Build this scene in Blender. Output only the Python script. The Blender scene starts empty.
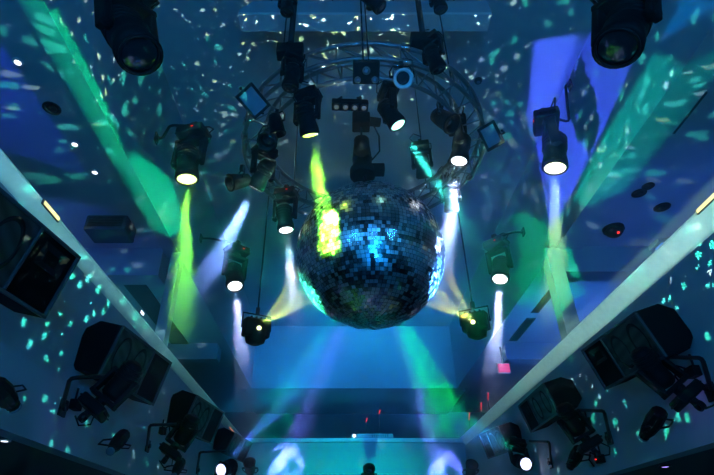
import bpy, bmesh, math, random
from mathutils import Vector as V, Matrix, Quaternion
random.seed(7)
SC = bpy.context.scene
COL = SC.collection
R = math.radians
# ------------------------------------------------------------------ camera
F = 500.0; TH = R(32.25); CT, ST = math.cos(TH), math.sin(TH); CZ = 1.6; PU, PV = 340.0, 237.5
cd = bpy.data.cameras.new('camera'); cam = bpy.data.objects.new('camera', cd); COL.objects.link(cam)
cam.location = (0, 0, CZ); cam.rotation_euler = (R(90) + TH, 0, 0)
cd.sensor_width = 36; cd.lens = F / 714 * 36; cd.shift_x = (357 - PU) / 714; cd.clip_start = .02
SC.camera = cam

def ray(u, v):
    dx = (u - PU) / F; yv = (PV - v) / F
    return V((dx, CT - yv * ST, ST + yv * CT))
O = V((0, 0, CZ))
def at(u, v, d): return O + ray(u, v) * d                 # by depth
def onx(u, v, x): r = ray(u, v); return O + r * (x / r.x)
def ony(u, v, y): r = ray(u, v); return O + r * (y / r.y)
def onz(u, v, z): r = ray(u, v); return O + r * ((z - CZ) / r.z)

# ------------------------------------------------------------------ materials
def mat(name, col, rough=.6, metal=0.0, emit=None, es=0.0, noise=0.0, nscale=6.0, bump=0.0, spec=.5):
    m = bpy.data.materials.new(name); m.use_nodes = True
    nt = m.node_tree; b = nt.nodes['Principled BSDF']
    b.inputs['Base Color'].default_value = (*col, 1); b.inputs['Roughness'].default_value = rough
    b.inputs['Metallic'].default_value = metal; b.inputs['Specular IOR Level'].default_value = spec
    if noise or bump:
        tc = nt.nodes.new('ShaderNodeTexCoord'); n = nt.nodes.new('ShaderNodeTexNoise')
        n.inputs['Scale'].default_value = nscale; n.inputs['Detail'].default_value = 4
        nt.links.new(tc.outputs['Object'], n.inputs['Vector'])
        if noise:
            mx = nt.nodes.new('ShaderNodeMix'); mx.data_type = 'RGBA'
            mx.inputs[6].default_value = (*[c * (1 - noise) for c in col], 1)
            mx.inputs[7].default_value = (*[min(1, c * (1 + noise)) for c in col], 1)
            nt.links.new(n.outputs['Fac'], mx.inputs[0]); nt.links.new(mx.outputs[2], b.inputs['Base Color'])
        if bump:
            bp = nt.nodes.new('ShaderNodeBump'); bp.inputs['Strength'].default_value = bump; bp.inputs['Distance'].default_value = .01
            nt.links.new(n.outputs['Fac'], bp.inputs['Height']); nt.links.new(bp.outputs['Normal'], b.inputs['Normal'])
    if emit:
        b.inputs['Emission Color'].default_value = (*emit, 1); b.inputs['Emission Strength'].default_value = es
    return m
M = {}
M['paint'] = mat('matt paint', (.42, .44, .46), .75, noise=.06, nscale=2.5, bump=.05)
M['ceil'] = mat('ceiling paint', (.40, .43, .45), .85, noise=.08, nscale=1.5, bump=.05)
M['band'] = mat('pale parapet paint', (.74, .75, .72), .5, noise=.12, nscale=14)
M['dark'] = mat('dark wall paint', (.05, .05, .06), .7, noise=.15, nscale=3)
M['floor'] = mat('dance floor', (.04, .04, .045), .3, noise=.2, nscale=4)
M['black'] = mat('black plastic', (.005, .005, .006), .6, spec=.12, noise=.2, nscale=20)
M['matte'] = mat('black cabinet paint', (.005, .005, .006), .75, spec=.12, noise=.2, nscale=40, bump=.1)
M['steel'] = mat('dark steel', (.010, .010, .012), .5, metal=.2, spec=.25)
M['alu'] = mat('aluminium tube', (.22, .225, .235), .38, metal=.85, noise=.1, nscale=30)
M['chrome'] = mat('chrome trim', (.5, .5, .52), .25, metal=1)
M['white'] = mat('white enamel', (.6, .6, .6), .45, noise=.05, nscale=10)
M['grey'] = mat('grey casing', (.05, .05, .055), .55, noise=.1, nscale=15)
M['glass'] = mat('floodlight glass', (.20, .25, .30), .15)
M['lens'] = mat('unlit lens', (.015, .018, .022), .12)
M['red'] = mat('red indicator', (.1, 0, 0), .5, emit=(1, .03, .02), es=2.0)
M['reds'] = mat('dim red lamp', (.1, 0, 0), .5, emit=(1, .05, .08), es=.8)
M['pink'] = mat('pink lit sign', (.3, .02, .06), .5, emit=(1, .10, .34), es=.7)
M['down'] = mat('downlight lamp', (.5, .5, .5), .5, emit=(.8, .85, 1), es=4)
M['purple'] = mat('purple lamp', (.2, .1, .4), .5, emit=(.45, .3, 1), es=2)
M['orange'] = mat('orange lamp', (.2, .1, .05), .5, emit=(1, .35, .2), es=.5)
M['bottle'] = mat('dark bottle glass', (.02, .06, .04), .15)
M['tube'] = mat('blue lit tube', (.3, .4, .6), .4, emit=(.12, .3, 1), es=.8)
def lensmat(name, c, s): return mat(name, (.3, .3, .3), .2, emit=c, es=s)
M['grille'] = mat('speaker grille', (.02, .02, .022), .55, metal=.3)
def grille_nodes():
    nt = M['grille'].node_tree; b = nt.nodes['Principled BSDF']
    tc = nt.nodes.new('ShaderNodeTexCoord'); w = nt.nodes.new('ShaderNodeTexWave')
    w.inputs['Scale'].default_value = 9; w.inputs['Distortion'].default_value = 0
    nt.links.new(tc.outputs['Object'], w.inputs['Vector'])
    cr = nt.nodes.new('ShaderNodeValToRGB'); cr.color_ramp.elements[0].color = (.008, .008, .009, 1); cr.color_ramp.elements[1].color = (.035, .035, .04, 1)
    nt.links.new(w.outputs['Color'], cr.inputs['Fac']); nt.links.new(cr.outputs['Color'], b.inputs['Base Color'])
grille_nodes()
# mirror tiles: silvered glass, a little uneven tile by tile
def mirror_mat():
    m = bpy.data.materials.new('silvered mirror tiles'); m.use_nodes = True
    nt = m.node_tree; b = nt.nodes['Principled BSDF']
    b.inputs['Metallic'].default_value = 1
    g = nt.nodes.new('ShaderNodeNewGeometry')
    mr = nt.nodes.new('ShaderNodeMapRange'); mr.inputs['To Min'].default_value = .12; mr.inputs['To Max'].default_value = .40
    cr = nt.nodes.new('ShaderNodeValToRGB'); cr.color_ramp.elements[0].color = (.62, .68, .70, 1); cr.color_ramp.elements[1].color = (.92, .95, .97, 1)
    nt.links.new(g.outputs['Random Per Island'], mr.inputs['Value']); nt.links.new(mr.outputs['Result'], b.inputs['Roughness'])
    nt.links.new(g.outputs['Random Per Island'], cr.inputs['Fac']); nt.links.new(cr.outputs['Color'], b.inputs['Base Color'])
    return m
M['mirror'] = mirror_mat()

# ------------------------------------------------------------------ mesh builder
def frame(axis, up=None):
    """rotation whose Z is axis, X as near 'up x axis' as possible"""
    z = V(axis).normalized(); u = V(up) if up is not None else (V((0, 0, 1)) if abs(z.z) < .95 else V((0, 1, 0)))
    x = u.cross(z)
    if x.length < 1e-4: x = V((1, 0, 0)).cross(z)
    x.normalize(); y = z.cross(x)
    return Matrix((x, y, z)).transposed()
class MB:
    def __init__(s): s.bm = bmesh.new()
    def box(s, c, size, rot=None):
        rot = rot or Matrix.Identity(3); c = V(c); vs = []
        for i in (-1, 1):
            for j in (-1, 1):
                for k in (-1, 1):
                    vs.append(s.bm.verts.new(c + rot @ V((i * size[0] / 2, j * size[1] / 2, k * size[2] / 2))))
        for f in ((0, 1, 3, 2), (4, 6, 7, 5), (0, 4, 5, 1), (2, 3, 7, 6), (0, 2, 6, 4), (1, 5, 7, 3)): s.bm.faces.new([vs[q] for q in f])
        return s
    def tube(s, a, b, r, seg=10, r2=None):
        a, b = V(a), V(b); m = frame(b - a); r2 = r if r2 is None else r2; A, B = [], []
        for i in range(seg):
            t = 2 * math.pi * i / seg; d = m @ V((math.cos(t), math.sin(t), 0))
            A.append(s.bm.verts.new(a + d * r)); B.append(s.bm.verts.new(b + d * r2))
        for i in range(seg):
            j = (i + 1) % seg; f = s.bm.faces.new((A[i], A[j], B[j], B[i])); f.smooth = True
        s.bm.faces.new(A[::-1]); s.bm.faces.new(B)
        return s
    def path(s, pts, r, seg=8, closed=False):
        pts = [V(p) for p in pts]; n = len(pts); rings = []; ref = None
        for i, p in enumerate(pts):
            if closed: t = pts[(i + 1) % n] - pts[i - 1]
            else: t = pts[min(i + 1, n - 1)] - pts[max(i - 1, 0)]
            t.normalize()
            if ref is None: ref = V((0, 0, 1)) if abs(t.z) < .9 else V((1, 0, 0))
            x = ref - t * ref.dot(t)
            if x.length < 1e-3: x = frame(t).col[0].copy()
            x.normalize(); y = t.cross(x); ref = x
            rings.append([s.bm.verts.new(p + x * (r * math.cos(2 * math.pi * k / seg)) + y * (r * math.sin(2 * math.pi * k / seg))) for k in range(seg)])
        for i in range(n if closed else n - 1):
            a, b = rings[i], rings[(i + 1) % n]
            for k in range(seg):
                f = s.bm.faces.new((a[k], a[(k + 1) % seg], b[(k + 1) % seg], b[k])); f.smooth = True
        if not closed: s.bm.faces.new(rings[0][::-1]); s.bm.faces.new(rings[-1])
        return s
    def lathe(s, prof, o, axis, seg=24, smooth=True, sx=1.0, sy=1.0, rot=None, ring=False):
        o = V(o); m = rot or frame(axis); rings = []
        for r, h in prof:
            rings.append([s.bm.verts.new(o + m @ V((r * sx * math.cos(2 * math.pi * k / seg), r * sy * math.sin(2 * math.pi * k / seg), h))) for k in range(seg)])
        for a, b in zip(rings, rings[1:]):
            for k in range(seg):
                f = s.bm.faces.new((a[k], a[(k + 1) % seg], b[(k + 1) % seg], b[k])); f.smooth = smooth
        if ring:
            a, b = rings[-1], rings[0]
            for k in range(seg): s.bm.faces.new((a[k], a[(k + 1) % seg], b[(k + 1) % seg], b[k]))
        else: s.bm.faces.new(rings[0][::-1]); s.bm.faces.new(rings[-1])
        return s
    def prism(s, poly, ext):
        ext = V(ext); A = [s.bm.verts.new(V(p)) for p in poly]; B = [s.bm.verts.new(V(p) + ext) for p in poly]; n = len(A)
        s.bm.faces.new(A[::-1]); s.bm.faces.new(B)
        for i in range(n): s.bm.faces.new((A[i], A[(i + 1) % n], B[(i + 1) % n], B[i]))
        return s
    def build(s, name, m, parent=None, bevel=0.0, loc=None, seg=2):
        bmesh.ops.recalc_face_normals(s.bm, faces=s.bm.faces[:])
        me = bpy.data.meshes.new(name); o = V(loc) if loc is not None else V((0, 0, 0))
        if parent is not None: o = worldloc(parent)
        if o.length: bmesh.ops.translate(s.bm, verts=s.bm.verts[:], vec=-o)
        s.bm.to_mesh(me); s.bm.free()
        ob = bpy.data.objects.new(name, me); COL.objects.link(ob); me.materials.append(m if not isinstance(m, str) else M[m])
        if parent is not None: ob.parent = parent
        else: ob.location = o
        if bevel:
            b = ob.modifiers.new('bevel', 'BEVEL'); b.width = bevel; b.segments = seg; b.limit_method = 'ANGLE'; b.angle_limit = R(40)
        return ob
def worldloc(o):
    l = V((0, 0, 0))
    while o is not None: l = l + o.location; o = o.parent
    return l
def tag(o, label, cat, group=None, kind=None):
    o['label'] = label; o['category'] = cat
    if group: o['group'] = group
    if kind: o['kind'] = kind
    return o
def thing(name, loc, label, cat, group=None):
    e = bpy.data.objects.new(name, None); COL.objects.link(e); e.location = loc; e.empty_display_size = .1
    return tag(e, label, cat, group)
def struct(name, mb, m, bevel=0.0):
    o = mb.build(name, m, bevel=bevel); o['kind'] = 'structure'; return o

# ------------------------------------------------------------------ lights
def aim_rot(d): return V(d).normalized().to_track_quat('-Z', 'Y')
def spot(loc, to, col, power, half, blend=.3, radius=.03, parent=None, dirn=None):
    ld = bpy.data.lights.new('spot_light', 'SPOT'); o = bpy.data.objects.new('spot_light', ld); COL.objects.link(o)
    d = V(dirn) if dirn is not None else V(to) - V(loc)
    o.rotation_mode = 'QUATERNION'; o.rotation_quaternion = aim_rot(d)
    o.location = V(loc)
    ld.color = col; ld.energy = power; ld.spot_size = R(half * 2); ld.spot_blend = blend; ld.shadow_soft_size = radius
    return o
def shutter(o, pts):
    """framing shutters of a profile spot: keep only the light inside the cone through the convex polygon pts"""
    L = o.location; q = o.rotation_quaternion.inverted()
    c = sum((V(p) for p in pts), V((0, 0, 0))) / len(pts) - L
    nt = light_nodes(o); tc = nt.nodes.new('ShaderNodeTexCoord'); prev = None
    for i in range(len(pts)):
        n = (V(pts[i]) - L).cross(V(pts[(i + 1) % len(pts)]) - L).normalized()
        if n.dot(c) < 0: n = -n
        n = q @ n
        dt = nt.nodes.new('ShaderNodeVectorMath'); dt.operation = 'DOT_PRODUCT'; dt.inputs[1].default_value = n
        nt.links.new(tc.outputs['Normal'], dt.inputs[0])
        mr = nt.nodes.new('ShaderNodeMapRange'); mr.inputs['From Min'].default_value = -.001; mr.inputs['From Max'].default_value = .006
        nt.links.new(dt.outputs['Value'], mr.inputs['Value']); out = mr.outputs['Result']
        if prev is not None:
            mu = nt.nodes.new('ShaderNodeMath'); mu.operation = 'MULTIPLY'; nt.links.new(prev, mu.inputs[0]); nt.links.new(out, mu.inputs[1]); out = mu.outputs[0]
        prev = out
    nt.links.new(prev, nt.nodes['Emission'].inputs['Strength'])
    return o
def light_nodes(o):
    o.data.use_nodes = True; nt = o.data.node_tree
    if 'Emission' not in nt.nodes:
        e = nt.nodes.new('ShaderNodeEmission'); e.name = 'Emission'; ou = nt.nodes.new('ShaderNodeOutputLight'); nt.links.new(e.outputs[0], ou.inputs[0])
    return nt
def profile(L, pts, col, power, radius=.015):
    c = V((0, 0, 0))
    for p in pts: c += (V(p) - V(L)).normalized()
    half = max(c.angle(V(p) - V(L)) for p in pts)
    o = spot(L, None, col, power, min(80, math.degrees(half) + 2), 0.02, radius, dirn=c)
    return shutter(o, pts)

# ================================================================== THE ROOM
XL, XR = -2.76, 3.42; ZT, ZB = 2.64 + CZ, .855 + CZ; ZC = 6.36 + CZ; ZS = 4.32 + CZ
KL, KR = -2.75, 3.62; SL, SR = -2.99, 4.05; YN, YF = -4.0, 15.6; OL, OR = -6.6, 7.4; YG = 19.0; YFF = 14.6
t = .25
struct('floor', MB().box(((OL + OR) / 2, (YN + YG) / 2, -.1), (OR - OL + 1, YG - YN + 1, .2)), 'floor')
struct('ceiling', MB().box(((KL + KR) / 2, (YN + YF) / 2, ZC + .1), (KR - KL + .5, YF - YN + .5, .2)), 'ceil')
# longitudinal beams: coffer face + soffit
struct('trim_1', MB().box(((KL + SL) / 2, (YN + YF) / 2, (ZS + ZC) / 2), (KL - SL, YF - YN, ZC - ZS)), 'paint')
struct('trim_2', MB().box(((KR + SR) / 2, (YN + YF) / 2, (ZS + ZC) / 2), (SR - KR, YF - YN, ZC - ZS)), 'paint')
ZA = ZS + .06
struct('ceiling_left', MB().box(((SL + OL) / 2, (YN + YG) / 2, ZA + .1), (SL - OL, YG - YN, .2)), 'paint')
struct('ceiling_right', MB().box(((SR + OR) / 2, (YN + YG) / 2, ZA + .1), (OR - SR, YG - YN, .2)), 'paint')
# far end of the coffer and gallery behind
struct('wall_far', MB().box(((KL + KR) / 2, YF + .15, (ZS + ZC) / 2), (KR - KL + .4, .3, ZC - ZS)), 'paint')
struct('ceiling_far', MB().box(((KL + KR) / 2, (YF + YG) / 2 + .15, ZS + .05), (SR - SL, YG - YF - .3, .1)), 'paint')
struct('wall_far_gallery', MB().box(((OL + OR) / 2, YG + .1, (ZA) / 2), (OR - OL, .2, ZA)), 'dark')
struct('wall_far_reflector', MB().box(((OL + OR) / 2, YFF + .4, ZB / 2), (OR - OL, .2, ZB)), 'paint')  # added unseen wall, lit only to show teal in the ball
struct('wall_back', MB().box(((OL + OR) / 2, YN - .1, ZC / 2), (OR - OL, .2, ZC)), 'dark')
struct('wall_outer_left', MB().box((OL - .1, (YN + YG) / 2, ZA / 2), (.2, YG - YN, ZA)), 'paint')
struct('wall_outer_right', MB().box((OR + .1, (YN + YG) / 2, ZA / 2), (.2, YG - YN, ZA)), 'paint')
# balcony fronts (parapet walls) and pale bands along their tops
struct('wall_left', MB().box((XL - .09, (YN + YFF) / 2, (ZT + ZB) / 2), (.18, YFF - YN, ZT - ZB)), 'paint')
struct('wall_right', MB().box((XR + .09, (YN + YFF) / 2, (ZT + ZB) / 2), (.18, YFF - YN, ZT - ZB)), 'paint')
struct('trim_3', MB().prism([(XL - .2, YN, CZ + 2.54), (XL + .001, YN, CZ + 2.55), (XL + .12, YN, CZ + 2.64), (XL + .12, YN, CZ + 2.66), (XL - .2, YN, CZ + 2.66)], (0, YFF - YN - .05, 0)), 'band')
struct('trim_4', MB().prism([(XR + .2, YN, CZ + 2.47), (XR - .001, YN, CZ + 2.48), (XR - .12, YN, CZ + 2.655), (XR - .12, YN, CZ + 2.675), (XR + .2, YN, CZ + 2.675)], (0, YFF - YN - .05, 0)), 'band')
struct('wall_far_parapet', MB().box(((XL + XR) / 2, YFF + .09, (ZT + ZB) / 2), (XR - XL + .36, .18, ZT - ZB)), 'paint')
struct('trim_5', MB().box(((XL + XR) / 2, YFF + .05, ZT - .03), (XR - XL + .1, .3, .1)), 'band', .008)
# balcony floors
struct('floor_left', MB().box(((OL + XL) / 2 - .09, (YN + YG) / 2, ZB + .15), (XL - OL - .18, YG - YN, .3)), 'dark')
struct('floor_right', MB().box(((OR + XR) / 2 + .09, (YN + YG) / 2, ZB + .15), (OR - XR - .18, YG - YN, .3)), 'dark')
struct('floor_far', MB().box(((XL + XR) / 2, (YFF + YG) / 2 + .09, ZB + .15), (XR - XL + .18, YG - YFF - .18, .3)), 'dark')
# columns on the parapets and cross beams over the side balconies
struct('column_left', MB().box((KL - .03, 7.42, (ZT + ZS) / 2), (.17, .2, ZS - ZT + .02)), 'paint', .01)
struct('column_right', MB().box((KR - .06, 7.3, (ZT + ZS) / 2), (.24, .24, ZS - ZT + .02)), 'paint', .01)
struct('beam_left', MB().box(((SL + OL) / 2, 7.45, ZA - .26), (SL - OL, .35, .52)), 'paint')
struct('beam_right', MB().box(((SR + OR) / 2 - .25, 7.4, ZA - .24), (OR - SR + .5, .35, .48)), 'paint')
struct('beam_left_2', MB().box(((SL + OL) / 2, 12.0, ZA - .2), (SL - OL, .35, .4)), 'paint')
struct('beam_right_2', MB().box(((SR + OR) / 2, 12.0, ZA - .2), (OR - SR, .35, .4)), 'paint')
# dark recessed slot in the ceiling of the left balcony
struct('trim_6', MB().box((-3.95, 9.9, ZA - .01), (.42, 4.0, .03)), 'dark')

# suspended cross bar near the camera, tapered ends
zb0 = at(240, 28, 6.3); a0 = onz(240, 21, 5.75 + CZ); b0 = onz(489, 21, 5.75 + CZ)
yb = a0.y; top = .24
tb = thing('ceiling_beam', ((a0.x + b0.x) / 2, yb, a0.z), 'long pale suspended bar crossing under the ceiling with slanted ends', 'beam')
MB().prism([(a0.x, yb - .12, a0.z), (b0.x, yb - .12, a0.z), (b0.x, yb - .12, a0.z + .05), (b0.x - .02, yb - .12, a0.z + top), (a0.x + .16, yb - .12, a0.z + top), (a0.x, yb - .12, a0.z + .05)], (0, .06, 0)).build('web', 'paint', tb)
MB().box(((a0.x + b0.x) / 2, yb, a0.z - .02), (b0.x - a0.x, .24, .04)).build('flange', 'band', tb)  # paler colour on the underside stands in for light from below
for k in range(4):
    x = a0.x + (b0.x - a0.x) * (.12 + .25 * k); MB().tube((x, yb - .05, a0.z), (x, yb - .05, ZC), .012).build('hanger_rod', 'steel', tb)

# ================================================================== FIXTURE GENERATORS
UP = V((0, 0, 1))
def moving_head(lens_px, depth, s, aim, col, es, label, mount=UP, name='moving_head_light', twist=None, group=None, led=True, pos=None, lens=True):
    a = V(aim).normalized(); m = V(mount).normalized()
    Lp = V(pos) if pos is not None else at(*lens_px, depth)
    P = Lp - a * .24 * s                                        # pivot of the head
    tx = V(twist).normalized() if twist is not None else m.cross(a)
    if tx.length < .2: tx = V((1, -.25, 0))
    tx = (tx - m * tx.dot(m)).normalized()
    rb = Matrix((tx, m.cross(tx), m)).transposed()              # base frame: x along yoke axis, z towards mount
    rootp = P + m * .50 * s
    e = thing(name, rootp, label, 'stage light', group)
    hr = frame(a, m.cross(a).cross(a) if m.cross(a).length > .2 else tx)
    h = MB()
    h.lathe([(.06 * s, -.22 * s), (.105 * s, -.20 * s), (.125 * s, -.14 * s), (.130 * s, .02 * s), (.120 * s, .06 * s), (.128 * s, .10 * s), (.140 * s, .17 * s), (.142 * s, .232 * s), (.112 * s, .235 * s)], P, a, 24, rot=hr, sy=.94)
    for k in range(4):                                          # cooling fins
        h.lathe([(.128 * s, 0), (.138 * s, .006 * s), (.138 * s, .014 * s), (.128 * s, .02 * s)], P + a * (-.16 + .045 * k) * s, a, 24, rot=hr, sy=.94)
    head = h.build('head', 'black', e)
    rim = MB(); rim.lathe([(.110 * s, .236 * s), (.122 * s, .236 * s), (.122 * s, .252 * s), (.110 * s, .252 * s)], P, a, 24, rot=hr, ring=True); rim.build('lens_ring', 'steel', head if False else e)
    lm = lensmat('lit lens', col, es * .32) if es > 0 else M['lens']
    MB().lathe([(.02 * s, .252 * s), (.06 * s, .249 * s), (.100 * s, .242 * s), (.108 * s, .236 * s), (.108 * s, .234 * s)], P, a, 24, rot=hr).build('lens', lm, e)
    y = MB()
    for sg in (-1, 1):
        y.box(P + tx * sg * .168 * s + m * .13 * s, (.05 * s, .11 * s, .34 * s), rb)
        y.tube(P + tx * sg * .12 * s, P + tx * sg * .20 * s, .045 * s, 12)
    y.box(P + m * .31 * s, (.386 * s, .13 * s, .05 * s), rb)
    y.tube(P + m * .32 * s, P + m * .38 * s, .07 * s, 14)
    y.build('yoke', 'black', e, .012 * s)
    b = MB(); b.box(P + m * .44 * s, (.34 * s, .27 * s, .12 * s), rb); base = b.build('base', 'black', e, .02 * s)
    for sg in (-1, 1):
        g = MB(); g.path([P + rb @ V((sg * .172 * s, -.09 * s, .42 * s)), P + rb @ V((sg * .20 * s, -.08 * s, .43 * s)), P + rb @ V((sg * .20 * s, .08 * s, .43 * s)), P + rb @ V((sg * .172 * s, .09 * s, .42 * s))], .010 * s, 6); g.build('handle', 'steel', base)
    c = MB(); c.box(P + m * .525 * s, (.07 * s, .05 * s, .06 * s), rb)
    c.lathe([(.04 * s, -.03 * s), (.055 * s, -.03 * s), (.055 * s, .03 * s), (.04 * s, .03 * s)], P + m * .58 * s, tx, 14, ring=True); c.build('clamp', 'steel', e)
    if led: MB().box(P + rb @ V((.05 * s, -.137 * s, .44 * s)), (.03 * s, .006 * s, .010 * s), rb).build('indicator', 'red', base)
    cb = [P + rb @ V((.12 * s, .10 * s, .50 * s)), P + rb @ V((.18 * s, .12 * s, .60 * s)), P + rb @ V((.10 * s, .14 * s, .68 * s)), P + rb @ V((-.04 * s, .08 * s, .63 * s))]
    MB().path(cb, .010 * s, 6).build('cable', 'black', e)
    e['_lens'] = list(P + a * .27 * s)
    return e, P + a * .275 * s, P + m * .58 * s
def bracket(pts, label, r=.022, plate=None, name='wall_bracket', fold=None):
    e = thing(name, V(pts[0]), label, 'bracket')
    pp = [V(p) for p in pts]; q = [pp[0]]
    for i in range(1, len(pp) - 1):                             # rounded elbows
        a, b, c = pp[i - 1], pp[i], pp[i + 1]; k = min(.06, (a - b).length * .4, (c - b).length * .4)
        q += [b + (a - b).normalized() * k, b + ((a - b).normalized() + (c - b).normalized()) * k * .3, b + (c - b).normalized() * k]
    q.append(pp[-1]); MB().path(q, r, 8).build('arm', 'steel', e)
    n = V(plate) if plate is not None else (pp[1] - pp[0]).normalized()
    b = MB(); b.box(pp[0] + n * .012, (.13, .16, .024), frame(n)); pl = b.build('wall_plate', 'steel', e, .005)
    MB().lathe([(.035, 0), (.03, .03)], pp[0] + n * .022, n, 14).build('socket', 'steel', pl)
    return e
def par_can(P, aim, s, label, mount=UP, col=(.3, .3, .3), es=0, body='black', name='par_light'):
    a = V(aim).normalized(); m = V(mount).normalized(); P = V(P); tx = m.cross(a)
    if tx.length < .2: tx = V((1, 0, 0))
    tx.normalize()
    e = thing(name, P + m * .25 * s, label, 'stage light')
    MB().lathe([(.05 * s, -.16 * s), (.085 * s, -.13 * s), (.10 * s, -.05 * s), (.115 * s, .14 * s), (.125 * s, .15 * s), (.125 * s, .165 * s), (.095 * s, .165 * s), (.085 * s, .10 * s), (.01, .10 * s)], P, a, 20).build('can', body, e)
    MB().lathe([(.02 * s, .12 * s), (.082 * s, .112 * s), (.082 * s, .108 * s)], P, a, 20).build('lens', lensmat('par lens', col, es) if es else M['lens'], e)
    b = MB(); w = .15 * s
    b.path([P + tx * w, P + tx * w + m * .10 * s, P + tx * w * .7 + m * .2 * s, P - tx * w * .7 + m * .2 * s, P - tx * w + m * .10 * s, P - tx * w], .012 * s, 6)
    b.tube(P + tx * w, P + tx * .10 * s, .018 * s, 8); b.tube(P - tx * w, P - tx * .10 * s, .018 * s, 8); b.build('yoke', 'steel', e)
    MB().box(P + m * .23 * s, (.05 * s, .05 * s, .09 * s), frame(m)).build('clamp', 'steel', e)
    return e
def floodlight(P, aim, w, h, label, mount, roll=0.0):
    a = V(aim).normalized(); P = V(P); r = frame(a, mount) @ Matrix.Rotation(roll, 3, 'Z')
    e = thing('floodlight', P, label, 'floodlight')
    MB().box(P - a * .045, (w * .8, h * .8, .07), r).build('housing', 'black', e, .012)
    fr = MB()
    for sg in (-1, 1):
        fr.box(P + r @ V((sg * w / 2, 0, 0)), (.028, h + .028, .035), r); fr.box(P + r @ V((0, sg * h / 2, 0)), (w, .028, .035), r)
    fr.build('frame', 'steel', e, .004)
    MB().box(P, (w - .02, h - .02, .012), r).build('glass', 'glass', e)
    b = MB(); b.path([P + r @ V((w / 2 + .03, 0, -.03)), P + r @ V((w / 2 + .03, .0, -.14)), P + r @ V((-w / 2 - .03, 0, -.14)), P + r @ V((-w / 2 - .03, 0, -.03))], .012, 6); b.build('bracket', 'steel', e)
    k = MB()
    for i in range(5): k.box(P - a * .09 + r @ V((0, (i - 2) * h * .16, 0)), (w * .7, .008, .03), r)
    k.build('cooling_fins', 'black', e)
    return e
def bar_light(P, along, up, L, label, n=4, col=(.6, .7, .8), es=.0, name='light_bar', face=None):
    x = V(along).normalized(); f = V(face if face is not None else (0, -.3, -1)); f = (f - x * f.dot(x)).normalized(); P = V(P)
    r = Matrix((x, f.cross(x), f)).transposed()
    e = thing(name, P, label, 'stage light')
    MB().box(P, (L, .09, .09), r).build('housing', 'black', e, .012)
    for i in range(n):
        c = P + r @ V(((i - (n - 1) / 2) * L / n, 0, .045))
        l = MB(); l.lathe([(.036, 0), (.036, .016), (.028, .016), (.024, .006)], c, f, 16, ring=True); o = l.build('lamp', 'steel', e)
        MB().lathe([(.024, .007), (.01, .012)], c, f, 14).build('lens', lensmat('bar lens', col, es) if es else M['glass'], o)
    b = MB()
    for sg in (-1, 1): b.path([P + r @ V((sg * L * .3, 0, -.04)), P + r @ V((sg * L * .3, 0, -.12)), P + r @ V((sg * L * .22, 0, -.16))], .012, 6)
    b.build('bracket', 'steel', e)
    return e
def scanner(P, along, n, L, label, es=0, col=(1, 1, 1), name='scanner_light'):
    """slim tapered projector body with a carrying loop, along = towards its front, n = away from the wall"""
    a = V(along).normalized(); n = V(n).normalized(); y = n.cross(a).normalized(); n = a.cross(y); P = V(P)
    r = Matrix((y, n, a)).transposed()
    e = thing(name, P, label, 'stage light')
    MB().lathe([(.05, -L / 2), (.075, -L / 2 + .02), (.085, -L * .1), (.07, L * .25), (.05, L / 2 - .03), (.052, L / 2)], P, a, 10, rot=r, smooth=False).build('body', 'black', e, .006)
    MB().lathe([(.045, L / 2), (.05, L / 2 + .02), (.03, L / 2 + .022)], P, a, 12, rot=r).build('lens', lensmat('scanner lens', col, es) if es else M['glass'], e)
    h = MB(); h.path([P + r @ V((0, -.075, -L * .2)), P + r @ V((0, -.19, -L * .15)), P + r @ V((0, -.2, L * .1)), P + r @ V((0, -.07, L * .2))], .011, 6); h.build('bracket', 'steel', e)
    w = MB(); w.path([P + r @ V((.05, .06, -L * .1)), P + r @ V((.06, .13, -L * .08)), P + r @ V((.06, .13, L * .1)), P + r @ V((.05, .05, L * .12))], .008, 6); w.build('handle', 'steel', e)
    return e
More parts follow.
